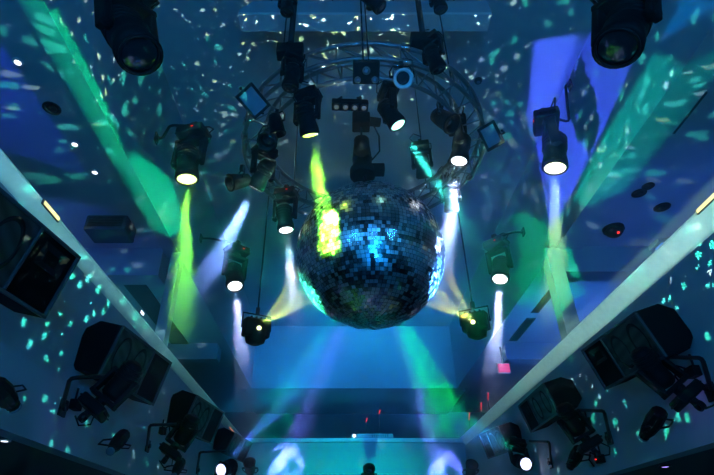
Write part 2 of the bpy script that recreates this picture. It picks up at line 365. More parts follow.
def speaker(c, yaw, pitch, w, h, side, label, depth=.42):
    """cabinet hung on a balcony front. c = centre of its front face"""
    ew = V((side * -math.sin(yaw) * -1 if False else (math.sin(yaw) * (1 if side < 0 else -1)), math.cos(yaw), 0))
    n0 = V((math.cos(yaw) * (1 if side < 0 else -1), -math.sin(yaw), 0))
    n = n0 * math.cos(pitch) - UP * math.sin(pitch); eh = UP * math.cos(pitch) + n0 * math.sin(pitch)
    r = Matrix((ew, eh, n)).transposed(); c = V(c)
    e = thing('loudspeaker', c - n * depth, label, 'loudspeaker', None)
    def pt(x, y, z): return c + r @ V((x, y, z))
    cab = MB(); dz = -depth
    cab.prism([pt(-w / 2, h / 2, -.015), pt(-w / 2, h / 2, dz * .7), pt(-w / 2, h * .3, dz), pt(-w / 2, -h * .3, dz), pt(-w / 2, -h / 2, dz * .7), pt(-w / 2, -h / 2, -.015)], ew * w)
    cab.build('cabinet', 'matte', e, .012)
    xs = w * .12
    fr = MB()
    fr.box(pt(0, h / 2 - .012, -.005), (w, .024, .03), r); fr.box(pt(0, -h / 2 + .012, -.005), (w, .024, .03), r)
    for x in (-w / 2 + .012, xs, w / 2 - .012): fr.box(pt(x, 0, -.005), (.024, h - .05, .03), r)
    fr.build('front_frame', 'grey', e, .004)
    g = MB(); g.box(pt((-w / 2 + xs) / 2, 0, -.008), (w / 2 + xs - .03, h - .05, .012), r); gr = g.build('grille', 'grille', e)
    for k in range(2):
        ws = MB(); ws.lathe([(h * .36, .0), (h * .38, .006), (h * .33, .007), (h * .30, .0)], pt((-w / 2 + xs) / 2 + (k - .5) * w * .29, 0, -.003), n, 28, sx=.62); ws.build('woofer', 'matte', e)
    hx = (xs + w / 2) / 2; hw = (w / 2 - xs - .06)
    hm = MB(); hp = [(-1, 1), (1, 1), (1, -1), (-1, -1)]
    hm.box(pt(hx, 0, -.02), (hw, h - .06, .01), r)
    for i in range(4):                                           # flared horn mouth
        (ax, ay), (bx, by) = hp[i], hp[(i + 1) % 4]; y0 = h * .2
        vs = [hm.bm.verts.new(pt(hx + X * hw * .36 * k, y0 + Yy * h * .17 * k, z)) for X, Yy, k, z in ((ax, ay, 1, .0), (bx, by, 1, .0), (bx, by, .5, -.012), (ax, ay, .5, -.012))]
        hm.bm.faces.new(vs)
    hm.build('horn', 'matte', e)
    br = MB()
    for sg in (-1, 1): br.box(pt(sg * w * .3, 0, dz - .03), (.05, h * .5, .08), r)
    br.build('bracket', 'steel', e)
    return e

# ================================================================== SPEAKERS ON THE BALCONY FRONTS
speaker((-2.3, 2.98, CZ + 1.80), .14, .25, 1.24, .56, -1, 'black loudspeaker nearest the camera, cut by the picture edge below the pale band')
speaker((-2.3, 5.65, CZ + 1.79), .133, .257, 1.24, .555, -1, 'big black loudspeaker behind the moving light with a purple glow on its base')
speaker((-2.3, 8.84, CZ + 1.90), .172, .33, 1.22, .57, -1, 'middle black loudspeaker on the left balcony front, second from the corner')
speaker((-2.3, 12.2, CZ + 2.02), .166, .4, 1.25, .48, -1, 'smallest black loudspeaker on the left balcony front, in blue haze by the corner')
speaker((2.96, 5.14, CZ + 1.79), .067, .34, 1.12, .49, 1, 'largest black loudspeaker on the right balcony front behind a moving light')
speaker((2.96, 7.75, CZ + 1.83), -.03, .30, 1.30, .44, 1, 'middle black loudspeaker on the right balcony front with dots beside it')
speaker((2.96, 10.3, CZ + 1.80), .2, .30, .85, .47, 1, 'smallest black loudspeaker on the right balcony front in a purple haze')

# ================================================================== MIRROR BALL
bc = at(370, 255, 5.28); br_ = .79 * .985
def mirror_ball():
    e = thing('mirror_ball', bc, 'large mirror ball hanging in the middle of the haze', 'mirror ball')
    core = MB(); n = 40
    core.lathe([(max(.002, br_ * .985 * math.sin(math.pi * i / n)), -br_ * .985 * math.cos(math.pi * i / n)) for i in range(n + 1)], bc, UP, 64); core.build('core', 'steel', e)
    mb = MB(); bm = mb.bm; rows = 62; rnd = random.Random(3)
    # tiles are set in panels; each panel sits a little out of true, each tile a little more
    panel = {}
    for i in range(rows):
        th0 = math.pi * i / rows; th1 = math.pi * (i + 1) / rows; thm = (th0 + th1) / 2
        cnt = max(4, int(round(2 * rows * math.sin(thm))))
        for j in range(cnt):
            p0, p1 = 2 * math.pi * j / cnt, 2 * math.pi * (j + 1) / cnt; pm = (p0 + p1) / 2
            key = (i // 5, int(pm / (2 * math.pi) * max(3, 24 * math.sin(math.pi * (i // 5 * 5 + 2.5) / rows))))
            if key not in panel: panel[key] = (rnd.gauss(0, .022), rnd.gauss(0, .022))
            tp, tq = panel[key]; tp += rnd.gauss(0, .012); tq += rnd.gauss(0, .012)
            nn = V((math.sin(thm) * math.cos(pm), math.sin(thm) * math.sin(pm), math.cos(thm)))
            et = V((math.cos(thm) * math.cos(pm), math.cos(thm) * math.sin(pm), -math.sin(thm))); ep = V((-math.sin(pm), math.cos(pm), 0))
            hh = br_ * math.pi / rows * .46; hw = br_ * math.sin(thm) * math.pi / cnt * .92; c = bc + nn * br_
            vs = [bm.verts.new(c + et * a * hh + ep * b * hw + nn * (a * hh * tp + b * hw * tq)) for a, b in ((-1, -1), (1, -1), (1, 1), (-1, 1))]
            bm.faces.new(vs)
    mb.build('mirror_tiles', 'mirror', e)
    MB().lathe([(.12, br_ - .02), (.12, br_ + .04), (.05, br_ + .06), (.05, br_ + .16), (.02, br_ + .18)], bc, UP, 20).build('top_cap', 'steel', e)
    ht = 5.55 - 1.1 + CZ
    MB().tube(bc + UP * (br_ + .1), V((bc.x - .03, bc.y + .01, 3.73 + CZ)), .014).build('hanging_cable', 'steel', e)
    return e
mirror_ball()

# ================================================================== CIRCULAR TRUSS
tc_ = V((.275, bc.y - .05, 3.98 + CZ)); RO, RI, TH_ = 1.40, 1.17, .22
def ringpt(a, r, dz=0): return tc_ + V((r * math.cos(a), r * math.sin(a), dz))
def truss():
    e = thing('circular_truss', tc_, 'round aluminium lighting truss hung above the mirror ball', 'truss')
    N = 72
    for r, dz in ((RO, 0), (RI, 0), (RO, TH_), (RI, TH_)):
        MB().path([ringpt(2 * math.pi * k / N, r, dz) for k in range(N)], .024, 8, True).build('chord', 'alu', e)
    b = MB(); n = 28
    for k in range(n):
        a, c = 2 * math.pi * k / n, 2 * math.pi * (k + 1) / n
        for r in (RO, RI): b.tube(ringpt(a, r, 0), ringpt(a, r, TH_), .010, 6); b.tube(ringpt(a, r, TH_), ringpt(c, r, 0), .009, 6)
        b.tube(ringpt(a, RO, 0), ringpt(a, RI, 0), .010, 6); b.tube(ringpt(a, RO, TH_), ringpt(c, RI, TH_), .009, 6)
    b.build('bracing', 'alu', e)
    for k in range(4):
        a = R(45 + 90 * k); c = MB(); c.tube(ringpt(a, (RO + RI) / 2, TH_), V((ringpt(a, 1.285).x, ringpt(a, 1.285).y, ZC - .01)), .008, 6); c.build('suspension_cable', 'steel', e)
    for k in range(4):
        a = R(15 + 90 * k)
        for r, dz in ((RO, 0), (RI, 0), (RO, TH_), (RI, TH_)):
            c = MB(); tdir = V((-math.sin(a), math.cos(a), 0)); c.lathe([(.034, -.05), (.038, -.04), (.038, .04), (.034, .05)], ringpt(a, r, dz), tdir, 10); c.build('coupler', 'chrome', e)
truss()

# ================================================================== MOVING HEADS
YG_ = (.20, 1, .07); GRN = (.22, 1, .03); TEAL = (.05, .9, .75); BW = (.42, .55, 1); WH = (.6, .72, 1); BLUE = (.12, .22, 1)
DN = V((0, 0, -1))
BEAMS = []
def AIM(a, d, b, ay=.08):                                       # mostly downwards, leaning so that the beam runs towards pixel b
    n = ray(*a).cross(ray(*b)); return V((-(n.y * ay - n.z) / n.x, ay, -1)).normalized()
BG = 38.0
def beam(p, aim, col, power, half, blend=.25, radius=.045, n=4):  # split into n coincident spots so the beam is sampled more
    for q in range(n): BEAMS.append(spot(p, None, col, power * BG / n, half, blend, radius, dirn=aim))
GAIN = 1.0
h, p, k = moving_head((187, 179), 7.2, 1.26, AIM((187, 179), 7.2, (181, 330), 0.06), (.75, 1, .25), 14, 'moving light with yellow-green beam on an arm beside the green-lit left beam')
beam(p, AIM((187, 179), 5.6, (181, 330), 0.06), YG_, 1500, 5.5, n=2)
bracket([V((KL, k.y - .1, k.z - .35)), V((KL + .1, k.y - .1, k.z - .35)), V((KL + .12, k.y, k.z + .02)), k], 'black wall arm carrying the yellow-green light beside the green-lit beam', plate=(1, 0, 0))
h, p, k = moving_head((310, 135), 4.75, .68, AIM((310, 135), 4.75, (328, 226), .55), (.6, 1, .12), 14, 'moving light with bright green beam under the near-left of the round truss')
beam(p, AIM((310, 135), 4.75, (328, 226), .55), GRN, 2600, 6.0)
h, p, k = moving_head((398, 125), 4.75, .66, AIM((398, 125), 4.75, (442, 190), .12), (.4, 1, .85), 10, 'moving light throwing a thin teal beam down to the right from the truss')
beam(p, AIM((398, 125), 4.75, (442, 190), .12), TEAL, 1500, 3.2, radius=.02)
h, p, k = moving_head((459, 161), 5.3, .76, AIM((459, 161), 5.3, (448, 240), 0.06), (.85, .9, 1), 14, 'moving light with blue-white beam under the right of the round truss')
beam(p, AIM((459, 161), 5.3, (448, 240), 0.06), BW, 3000, 5.0)
h, p, k = moving_head((255, 188), 5.6, .74, AIM((255, 188), 5.6, (212, 268), .8), (.75, .8, 1), 10, 'moving light at the left of the truss with a blue beam slanting left')
beam(p, AIM((255, 188), 5.6, (212, 268), 0.0), (.18, .34, 1), 2400, 6.5, radius=.04)
h, p, k = moving_head((286, 230), 5.9, .76, AIM((286, 230), 5.9, (298, 345), 0.06), (.85, .9, 1), 14, 'moving light with white beam just left of the mirror ball')
beam(p, AIM((286, 230), 5.9, (298, 345), 0.06), WH, 2400, 4.5)
h, p, k = moving_head((555, 168), 7.3, 1.36, AIM((555, 168), 7.3, (556, 265), 0.06), (.95, 1, .5), 14, 'moving light with yellowish beam on an arm before the blue-lit right wall')
beam(p, AIM((555, 168), 5.6, (556, 265), 0.06), (.52, 1, .36), 560, 5.5, n=2)
bracket([V((KR, k.y - .25, k.z + .35)), V((KR - .08, k.y - .25, k.z + .35)), V((KR - .12, k.y - .1, k.z - .3)), k + V((.12, 0, -.1)), k], 'black wall arm carrying the yellowish light before the blue-lit wall', plate=(-1, 0, 0))
h, p, k = moving_head((500, 279), 9.2, 1.2, AIM((500, 279), 9.2, (496, 345), -.3), (.85, .9, 1), 14, 'moving light with pale blue beam beside the green patch near the right column')
beam(p, AIM((500, 279), 7.3, (496, 345), -.3), BW, 1500, 5.0, n=2)
bracket([V((KR, k.y, k.z + .12)), V((KR - .2, k.y, k.z + .12)), k + V((.12, 0, .02)), k], 'black wall arm holding the pale blue light beside the green patch', plate=(-1, 0, 0))
h, p, k = moving_head((235, 286), 9.2, 1.2, AIM((235, 286), 9.2, (244, 370), -.3), (.9, .93, 1), 14, 'moving light with white beam in the cyan haze left of the mirror ball')
beam(p, AIM((235, 286), 7.3, (244, 370), -.3), BW, 1200, 5.0, n=2)
bracket([V((KL, k.y, k.z + .12)), V((KL + .2, k.y, k.z + .12)), k + V((-.12, 0, .02)), k], 'black wall arm holding the white light in the cyan haze', plate=(1, 0, 0))

# multi-beam effect lights, yellow fans
def effect(px, depth, aim, label, s=1.0):
    P = at(*px, depth); a = V(aim).normalized(); y = a.cross(UP).normalized(); z = y.cross(a); r = Matrix((y, z, a)).transposed(); e = thing('effect_light', P + UP * .2, label, 'stage light')
    c = P - a * .16 * s
    MB().box(c + z * .02, (.42 * s, .30 * s, .26 * s), r).build('housing', 'black', e, .03)
    MB().lathe([(.17 * s, -.24 * s), (.19 * s, -.1 * s), (.15 * s, .08 * s), (.07 * s, .12 * s)], c - UP * .14 * s, DN, 18, sy=.8).build('drum', 'black', e)
    MB().lathe([(.034 * s, -.03), (.034 * s, .0), (.02 * s, .004)], P + a * .01, a, 14).build('lens', lensmat('effect lens', (1, .95, .45), 3.5), e)
    b = MB(); b.path([c + y * .24 * s, c + y * .24 * s + UP * .26 * s, c - y * .24 * s + UP * .26 * s, c - y * .24 * s], .014, 6); b.box(c + UP * .32 * s, (.06, .06, .12)); b.build('bracket', 'steel', e)
    MB().tube(c + UP * .34 * s, (c.x, c.y, ZC), .014).build('hanger_rod', 'steel', e)
    k = MB()
    for i in range(4): k.box(c + z * (.18 * s) + y * (i - 1.5) * .08 * s, (.02, .03, .2 * s), r)
    k.build('cooling_fins', 'black', e)
    return P + a * .04
pe = effect((259, 328), 8.0, at(345, 280, 5.3) - at(259, 328, 8.0), 'effect light in blue haze with a yellow fan of rays, below the white light')
for q, w in (((338, 266), 1.0), ((335, 284), 1.0), ((318, 250), .6)):
    beam(pe, at(*q, 5.3) - pe, (.85, 1, .16), 1000 * w, 2.2, .6, .012, 2)
pe = effect((473, 322), 8.0, at(400, 275, 5.3) - at(473, 322, 8.0), 'effect light with a yellow fan of thin rays, below the pale blue light')
for q, w in (((412, 268), 1.0), ((405, 290), 1.0), ((428, 238), .6)):
    beam(pe, at(*q, 5.3) - pe, (.95, 1, .25), 900 * w, 2.0, .6, .012, 2)

# heads on the ceiling, unlit
moving_head(None, 0, .58, (-.1, .2, -1), (0, 0, 0), 0, 'unlit moving light on the dark drop pipe left of the hoist box', pos=at(290, 88, 4.7), led=False)
moving_head(None, 0, .58, (.35, .35, -1), (0, 0, 0), 0, 'unlit moving light hanging right of the white-ringed lamp', pos=at(439, 70, 4.8), led=False)
moving_head(None, 0, .5, (0, .2, -1), (0, 0, 0), 0, 'unlit moving light above the left part of the pale suspended bar', pos=at(287, 13, 5.0), led=False)
moving_head(None, 0, .55, (.7, .2, -.8), (0, 0, 0), 0, 'unlit moving light at the top edge above the hoist cables', pos=at(381, 8, 4.9), led=False)
moving_head(None, 0, .5, (.1, .2, -1), (0, 0, 0), 0, 'unlit moving light above the right part of the pale suspended bar', pos=at(441, 10, 5.0), led=False)
# two big black heads close to the camera, seen against the light
moving_head(None, 0, 1.2, (.5, -.1, -.85), (0, 0, 0), 0, 'large dark moving light silhouette near the camera against the green-lit beam', pos=at(140, 55, 3.5), led=False, mount=(-.25, -.1, 1))
moving_head(None, 0, 1.2, (-.5, -.1, -.85), (0, 0, 0), 0, 'large dark moving light silhouette near the camera against the blue-lit wall', pos=at(617, 48, 3.5), led=False, mount=(.25, -.1, 1))
# light positions behind the ball without fixtures, then two unlit truss heads
hb1 = (None, at(350, 240, 6.5))
hb2 = (None, at(404, 236, 6.5))
moving_head(None, 0, .7, (.14, .6, -.8), (0, 0, 0), 0, 'unlit moving light on the far side of the truss above the right of the ball', pos=at(424, 178, 6.5), led=False)
moving_head(None, 0, .7, (.1, .6, -1), (0, 0, 0), 0, 'unlit moving light on the truss right behind the mirror ball', pos=at(452, 212, 6.5), led=False)

# ================================================================== OTHER GEAR ON THE TRUSS
floodlight(at(253, 101, 4.9), (.35, -.6, -.75), .26, .19, 'square floodlight with a pale lit glass on the left of the truss', UP, roll=R(-28))
floodlight(at(491, 136, 5.2), (-.55, -.7, -.45), .17, .24, 'dark floodlight with a bluish glass on the right of the truss', UP, roll=R(6))
par_can(at(402, 77, 4.5), (0, -.55, -.85), .72, 'white ringed can light on the top of the round truss', body='white')
def hoist_box():
    c = at(366, 72, 4.55); e = thing('lamp_box', c, 'small black box with three round lamps hung on a cable above the truss', 'lamp box')
    f = V((0, -.55, -.84)).normalized(); r = frame(f, UP)
    MB().box(c, (.24, .20, .14), r).build('housing', 'black', e, .01)
    for x, y, rad in ((0, .02, .036), (-.078, -.06, .030), (.078, -.06, .030)):
        q = c + r @ V((x, y, .07)); l = MB(); l.lathe([(rad, 0), (rad, .015), (rad * .75, .015), (rad * .7, .004)], q, f, 16, ring=True); o = l.build('lamp_ring', 'alu', e)
        MB().lathe([(rad * .68, .004), (rad * .3, .010)], q, f, 14).build('lens', 'glass', o)
    k = MB(); k.tube(c + V((-.02, 0, .06)), V((c.x - .03, c.y, ZC)), .008, 6); k.tube(c + V((.03, 0, .06)), V((c.x - .01, c.y, ZC)), .006, 6); k.build('hanging_cable', 'steel', e)
hoist_box()
bar_light(at(350, 105, 4.65), (1, .05, 0), UP, .34, 'small black bar of four lamps under the near side of the truss', 4, (.8, .85, .4), .07)
def chain_hoist():
    c = at(361, 122, 5.75); e = thing('chain_hoist', c, 'dark chain hoist hanging between the truss and the mirror ball', 'hoist')
    MB().box(c, (.20, .18, .17)).build('motor', 'black', e, .015)
    MB().tube(c + V((.10, 0, .01)), c + V((.22, .02, .01)), .055, 14).build('gear_case', 'black', e)
    MB().tube(c - UP * .08, c - UP * .24, .011, 6).build('chain', 'steel', e)
    b = MB(); b.lathe([(.04, 0), (.085, -.04), (.09, -.2), (.06, -.24)], c - UP * .24, UP, 16); b.build('hook_block', 'black', e)
    q = V((bc.x - .05, bc.y + .02, 4.0 + CZ)); m = MB(); m.lathe([(.05, .25), (.10, .2), (.12, .0), (.11, -.1), (.15, -.16), (.15, -.26)], q, UP, 16); m.build('drive_unit', 'black', e)
    MB().box(q + V((.17, 0, -.16)), (.18, .14, .10)).build('side_box', 'black', e, .01)
    pts = [c + V((.14, 0, -.05)), c + V((.20, .02, -.2)), c + V((.2, .05, -.4)), c + V((.12, .1, -.48)), q + V((.05, 0, .2))]
    MB().path(pts, .010, 6).build('cable', 'black', e)
    MB().tube(c + UP * .08, V((c.x, c.y, 4.6 + CZ)), .02, 8).build('drop_pipe', 'steel', e)
chain_hoist()
par_can(at(270, 137, 5.1), (-.1, -.4, -.9), .85, 'small black can light inside the left curve of the truss')
par_can(at(443, 119, 5.2), (.5, -.3, -.8), .9, 'small black can light inside the right curve of the truss')
par_can(at(240, 181, 5.5), (-.7, -.4, -.5), .8, 'small black can light pointing left beside the slanting blue beam')
par_can(at(276, 124, 5.0), (.2, .3, -1), .7, 'tiny black can light between the floodlight and the green beam')
# drop pipes that carry the ceiling heads
def drop_pipe(u, v, d, label):
    p = at(u, v, d); e = thing('drop_pipe', V((p.x, p.y, ZC)), label, 'pipe')
    MB().tube(p, (p.x, p.y, ZC - .01), .03, 10).build('tube', 'steel', e)
    MB().lathe([(.09, -.02), (.09, 0)], (p.x, p.y, ZC), UP, 16).build('flange', 'steel', e)
    MB().box(p + UP * .05, (.26, .12, .14)).build('junction_box', 'black', e, .01)
drop_pipe(290, 55, 4.85, 'dark drop pipe with a wide black box left of the hoist cables')
drop_pipe(424, 44, 4.95, 'dark drop pipe with a black box right of the white-ringed lamp')

# ================================================================== LIGHTS ON THE BALCONY FRONTS
def wall_light(lens_px, depth, s, aim, mount, br_px, wall_x, col, es, lab_h, lab_b, fan=None):
    h, p, k = moving_head(lens_px, depth, s, aim, col, es, lab_h, mount=mount, led=False)
    pts = [onx(*br_px[0], wall_x)] + [onx(*q, wall_x + (.32 if wall_x < 0 else -.32)) for q in br_px[1:-1]] + [at(*br_px[-1], depth + .15)]
    bracket(pts, lab_b, r=.020, plate=(1 if wall_x < 0 else -1, 0, 0))
    return p
ml = V((-.1, -.35, -1)); mr = V((.1, -.35, -1))
PL1 = wall_light((112, 396), 4.75, .80, (-.5, .25, -.7), (-.42, -.15, -.62), [(62, 408), (70, 378), (112, 376)], XL, (.25, .2, 1), 14,
    'moving light before the big left loudspeaker with a purple glow under it', 'bent black pipe arm beside the big left loudspeaker')
PL2 = wall_light((181, 441), 7.0, .85, (-.4, .35, -.7), (-.40, -.1, -.75), [(147, 446), (150, 425), (182, 424)], XL, (.1, .5, .3), 1.0,
    'moving light before the middle left loudspeaker, dim green glow below it', 'bent black pipe arm beside the middle left loudspeaker')
PL3 = wall_light((221, 470), 9.0, .95, (-.25, -.7, -.25), (-.30, .2, -.8), [(197, 470), (200, 452), (226, 451)], XL, (.55, .6, 1), 9,
    'moving light with small white-blue lens before the smallest left loudspeaker', 'bent black pipe arm beside the smallest left loudspeaker')
PR1 = wall_light((664, 384), 4.75, .84, (.5, .25, -.7), (.42, -.15, -.62), [(712, 392), (702, 358), (670, 357)], XR, (.25, .2, 1), 14,
    'moving light before the largest right loudspeaker with a purple glow under it', 'bent black pipe arm beside the largest right loudspeaker')
PR2 = wall_light((577, 432), 6.5, .85, (.4, .35, -.7), (.35, -.1, -.75), [(610, 438), (604, 411), (578, 410)], XR, (.1, .5, .3), 1.0,
    'moving light before the middle right loudspeaker, dim green base below it', 'bent black pipe arm beside the middle right loudspeaker')
PR3 = wall_light((526, 464), 8.6, .9, (.05, -1, -.3), (.1, .6, .9), [(551, 463), (549, 442), (530, 441)], XR, (.6, .65, 1), 12,
    'moving light with bright white lens facing out before the smallest right loudspeaker', 'bent black pipe arm beside the smallest right loudspeaker')
scanner(onx(118, 442, XL + .22), (.05, -.75, -.55), (1, 0, 0), .40, 'black scanner with carry loop below the big left loudspeaker')
scanner(onx(178, 468, XL + .22), (.05, -.75, -.55), (1, 0, 0), .42, 'black scanner below the middle left loudspeaker')
scanner(onx(652, 424, XR - .22), (0, .8, -.3), (-1, 0, 0), .46, 'black scanner with carry loop below the largest right loudspeaker')
scanner(onx(575, 458, XR - .22), (0, .8, -.3), (-1, 0, 0), .46, 'black scanner below the middle right loudspeaker')
scanner(onx(4, 395, XL + .2), (.1, .8, -.3), (1, 0, 0), .30, 'black fixture on the left wall cut by the picture edge')
def junction(u, v, x, label, red=False):
    n = V((1 if x < 0 else -1, 0, 0)); p = onx(u, v, x) + n * .04; e = thing('clamp_box', p, label, 'clamp')
    MB().box(p, (.08, .14, .10)).build('housing', 'black', e, .008)
    MB().tube(p + V((0, -.04, .05)), p + V((0, -.04, .16)), .012, 6).build('pin', 'steel', e)
    MB().path([p + V((0, .05, .04)), p + n * .05 + V((0, .12, .10)), p + n * .05 + V((0, .2, .02)), p + V((0, .22, -.06))], .010, 6).build('cable', 'black', e)
    if red: MB().box(p + n * .042 + V((0, .03, 0)), (.004, .04, .012)).build('indicator', 'red', e)
junction(697, 372, XR, 'small clamp box with cable on the wall right of the largest right light')
junction(589, 422, XR, 'small clamp box with cable beside the middle right light')
junction(603, 459, XR, 'clamp box with a red indicator low on the right wall', True)
junction(72, 405, XL, 'small clamp box with cable left of the purple-glowing light')
junction(160, 431, XL, 'small clamp box with cable beside the middle left light')

# ================================================================== SIDE BALCONY CEILINGS
def downlight(u, v, label, m='down', r=.035, z=ZA, group=None):
    p = onz(u, v, z); e = thing('downlight', p, label, 'downlight', group)
    MB().lathe([(r, -.012), (r * 1.7, -.012), (r * 1.7, 0), (r, 0)], p, UP, 18, ring=True).build('trim_ring', 'white' if m == 'down' else 'black', e)
    MB().lathe([(r, -.010), (r * .4, -.014)], p, UP, 16).build('lamp', m, e)
downlight(18, 62, 'lit white downlight nearest the upper left corner of the dark ceiling strip')
downlight(75, 144, 'lit white downlight in the middle of three in the dark ceiling strip')
downlight(95, 172, 'lit white downlight at the tip of the blue ceiling triangle')
downlight(52, 108, 'unlit round black downlight between two lit ones on the left', 'black', .06)
downlight(639, 193, 'unlit round black downlight in the dark right balcony ceiling', 'black', .06)
downlight(648, 186, 'unlit black downlight close behind another in the right balcony ceiling', 'black', .05)
downlight(662, 207, 'black ceiling spot above the blue lit panel over the right balcony', 'black', .07)
downlight(594, 254, 'small black downlight in front of the right cross beam', 'black', .05)
downlight(585, 262, 'smallest black downlight next to the right cross beam', 'black', .035)
downlight(5, 440, 'lit downlight under the left balcony at the picture edge', 'down', .03, ZB)
downlight(665, 466, 'purple lit downlight under the right balcony', 'purple', .04, ZB)
def dome():
    p = onz(613, 228, ZA); e = thing('dome_camera', p, 'dark ceiling dome with a red dot over the right balcony', 'dome camera')
    MB().lathe([(.16, -.05), (.16, 0), (.05, 0)], p, UP, 24).build('base', 'black', e)
    MB().lathe([(.01, -.16), (.08, -.145), (.125, -.10), (.14, -.05)], p, UP, 24).build('dome', 'black', e)
    MB().box(p + V((.0, -.09, -.145)), (.03, .03, .02)).build('indicator', 'red', e)
dome()
def ac_unit():
    p = onz(113, 222, ZA); e = thing('air_conditioner', p, 'dark box unit hanging under the left balcony ceiling', 'air conditioner')
    MB().box(p - UP * .14, (.62, .42, .26)).build('casing', 'dark', e, .02)
    s = MB()
    for i in range(6): s.box(p + V((0, -.215, -.06 - .03 * i)), (.52, .012, .012))
    s.build('louvre', 'black', e)
    MB().tube(p - UP * .02, p, .04, 8).build('mount', 'steel', e)
ac_unit()
def diffuser(pa, pb, label, z=ZA):
    a, b = onz(*pa, z), onz(*pb, z); x = (a.x + b.x) / 2; L = abs(b.y - a.y); c = V((x, (a.y + b.y) / 2, z - .012)); e = thing('air_diffuser', c, label, 'air vent')
    fr = MB()
    for sg in (-1, 1): fr.box(c + V((sg * .09, 0, 0)), (.02, L, .024)); fr.box(c + V((0, sg * L / 2, 0)), (.2, .02, .024))
    fr.build('frame', 'grey', e)
    s = MB(); s.box(c + UP * .008, (.16, L, .008))
    for k in (-.045, 0, .045): s.box(c + V((k, 0, -.004)), (.01, L, .016))
    s.build('slats', 'black', e)
diffuser((556, 284), (534, 312), 'black linear air slot just beyond the right column')
diffuser((530, 318), (514, 340), 'black linear air slot farther along behind the pink sign')
diffuser((667, 132), (697, 92), 'black linear air slot in the dark ceiling near the right edge')
def exit_sign():
    p = ony(504, 368, 11.6); e = thing('lit_sign', p + UP * .1, 'small glowing pink sign near the far right end', 'sign')
    MB().box(p, (.26, .05, .20)).build('panel', 'pink', e, .01)
    MB().box(p + V((0, .035, 0)), (.30, .03, .24)).build('housing', 'white', e, .006)
    MB().box(p + V((0, .03, .32)), (.03, .03, .42)).build('hanger', 'steel', e)
exit_sign()
def wall_panel():
    a = onz(641, 260, ZA); b = onz(664, 238, ZA); c = (a + b) / 2 - UP * .05; d = (b - a); L = d.length; r = frame(UP, d.cross(UP)); x = d.normalized(); r = Matrix((x, UP.cross(x), UP)).transposed()
    e = thing('ceiling_lamp', c + UP * .05, 'slim blue-lit tube lamp under the right balcony ceiling', 'lamp')
    fr = MB()
    for sg in (-1, 1): fr.box(c + r @ V((0, sg * .11, 0)), (L, .03, .07), r)
    fr.box(c + r @ V((L / 2, 0, 0)), (.03, .24, .07), r); fr.box(c + r @ V((-L / 2, 0, 0)), (.03, .24, .07), r); fr.build('frame', 'white', e)
    MB().tube(c + r @ V((-L * .48, 0, -.01)), c + r @ V((L * .48, 0, -.01)), .02, 10).build('tube', 'tube', e)
    return c
wp = wall_panel()
def rail_lamp(u, v, x, L, label, m):
    n = V((1 if x < 0 else -1, 0, 0)); p = onx(u, v, x); e = thing('parapet_lamp', p, label, 'lamp')
    MB().box(p + n * .008, (.016, L, .05)).build('housing', 'grey', e, .003)
    MB().box(p + n * .018, (.008, L * .9, .034)).build('lamp', m, e)
M['warm'] = mat('warm strip lamp', (.4, .35, .2), .5, emit=(1, .9, .35), es=1.2)
rail_lamp(50, 211, XL + .14, .30, 'small warm yellow strip lamp on the left pale band', 'warm')
rail_lamp(708, 203, XR - .14, .30, 'small warm yellow strip lamp on the right pale band', 'warm')
rail_lamp(141, 313, XL + .14, .10, 'tiny bluish white lamp on the left pale band above a loudspeaker', 'down')
rail_lamp(232, 431, XL + .14, .9, 'orange lamp at the far end of the left pale band', 'orange')
# ================================================================== FAR GALLERY
def back_bar():
    p = V((.4, YG - .25, ZB + .3)); e = thing('shelving', p, 'dark shelving along the back of the far gallery', 'shelving')
    f = MB(); W_ = 5.6
    for x in [-W_ / 2 + W_ * i / 5 for i in range(6)]: f.box(p + V((x, 0, 1.15)), (.05, .42, 2.3))
    f.box(p + V((0, .19, 1.15)), (W_, .03, 2.3)); f.build('carcass', 'dark', e, .005)
    for z in (.9, 1.45, 1.9, 2.28): MB().box(p + V((0, 0, z)), (W_, .42, .04)).build('shelf', 'grey', e)
    return p
pb = back_bar()
for (u, v, lab) in ((481, 410, 'tall thin red lamp in the dark far gallery opening on the right'), (469, 420, 'lower red lamp in the far gallery beside a taller one'), (488, 400, 'topmost red lamp in the far gallery on the right'),
                    (379, 414, 'small red lamp in the far gallery above the white box'), (366, 422, 'tiny red lamp left of another above the white box')):
    p = ony(u, v, 15.5); e = thing('red_lamp', p, lab, 'lamp'); hh = .22 if u > 400 else .12
    MB().tube(p, p + V((.04, 0, hh)), .018, 8).build('tube', 'reds', e)
    MB().tube(p - UP * (p.z - ZB - .3), p, .012, 6).build('stem', 'black', e)
    MB().lathe([(.09, 0), (.09, .02), (.02, .03)], (p.x, p.y, ZB + .3), UP, 14).build('foot', 'black', e)
def white_box():
    p = V((ony(372, 430, YFF).x, YFF + .02, ZT + .08)); e = thing('white_projector', p - UP * .06, 'long white box with a bright lamp at one end on the far parapet', 'projector')
    MB().box(p, (1.15, .2, .12)).build('casing', 'white', e, .02)
    MB().lathe([(.035, 0), (.035, .02), (.02, .03)], p + V((-.50, -.1, 0)), (0, -1, 0), 14).build('lamp', lensmat('white lamp', (.9, .95, 1), 5), e)
    s = MB()
    for i in range(8): s.box(p + V((.0 + .06 * i, -.101, 0)), (.02, .004, .07))
    s.build('vent', 'grey', e)
white_box()
for (u, v, lab) in ((369, 474, 'small dark fixture at the bottom edge under the white box'), (471, 470, 'small dark fixture at the bottom edge below the red lamps'), (250, 468, 'small dark fixture at the foot of the far left corner')):
    p = ony(u, v, YFF - 1.6); par_can(p, (0, -.8, .5), 1.2, lab, mount=(0, .9, -.3))
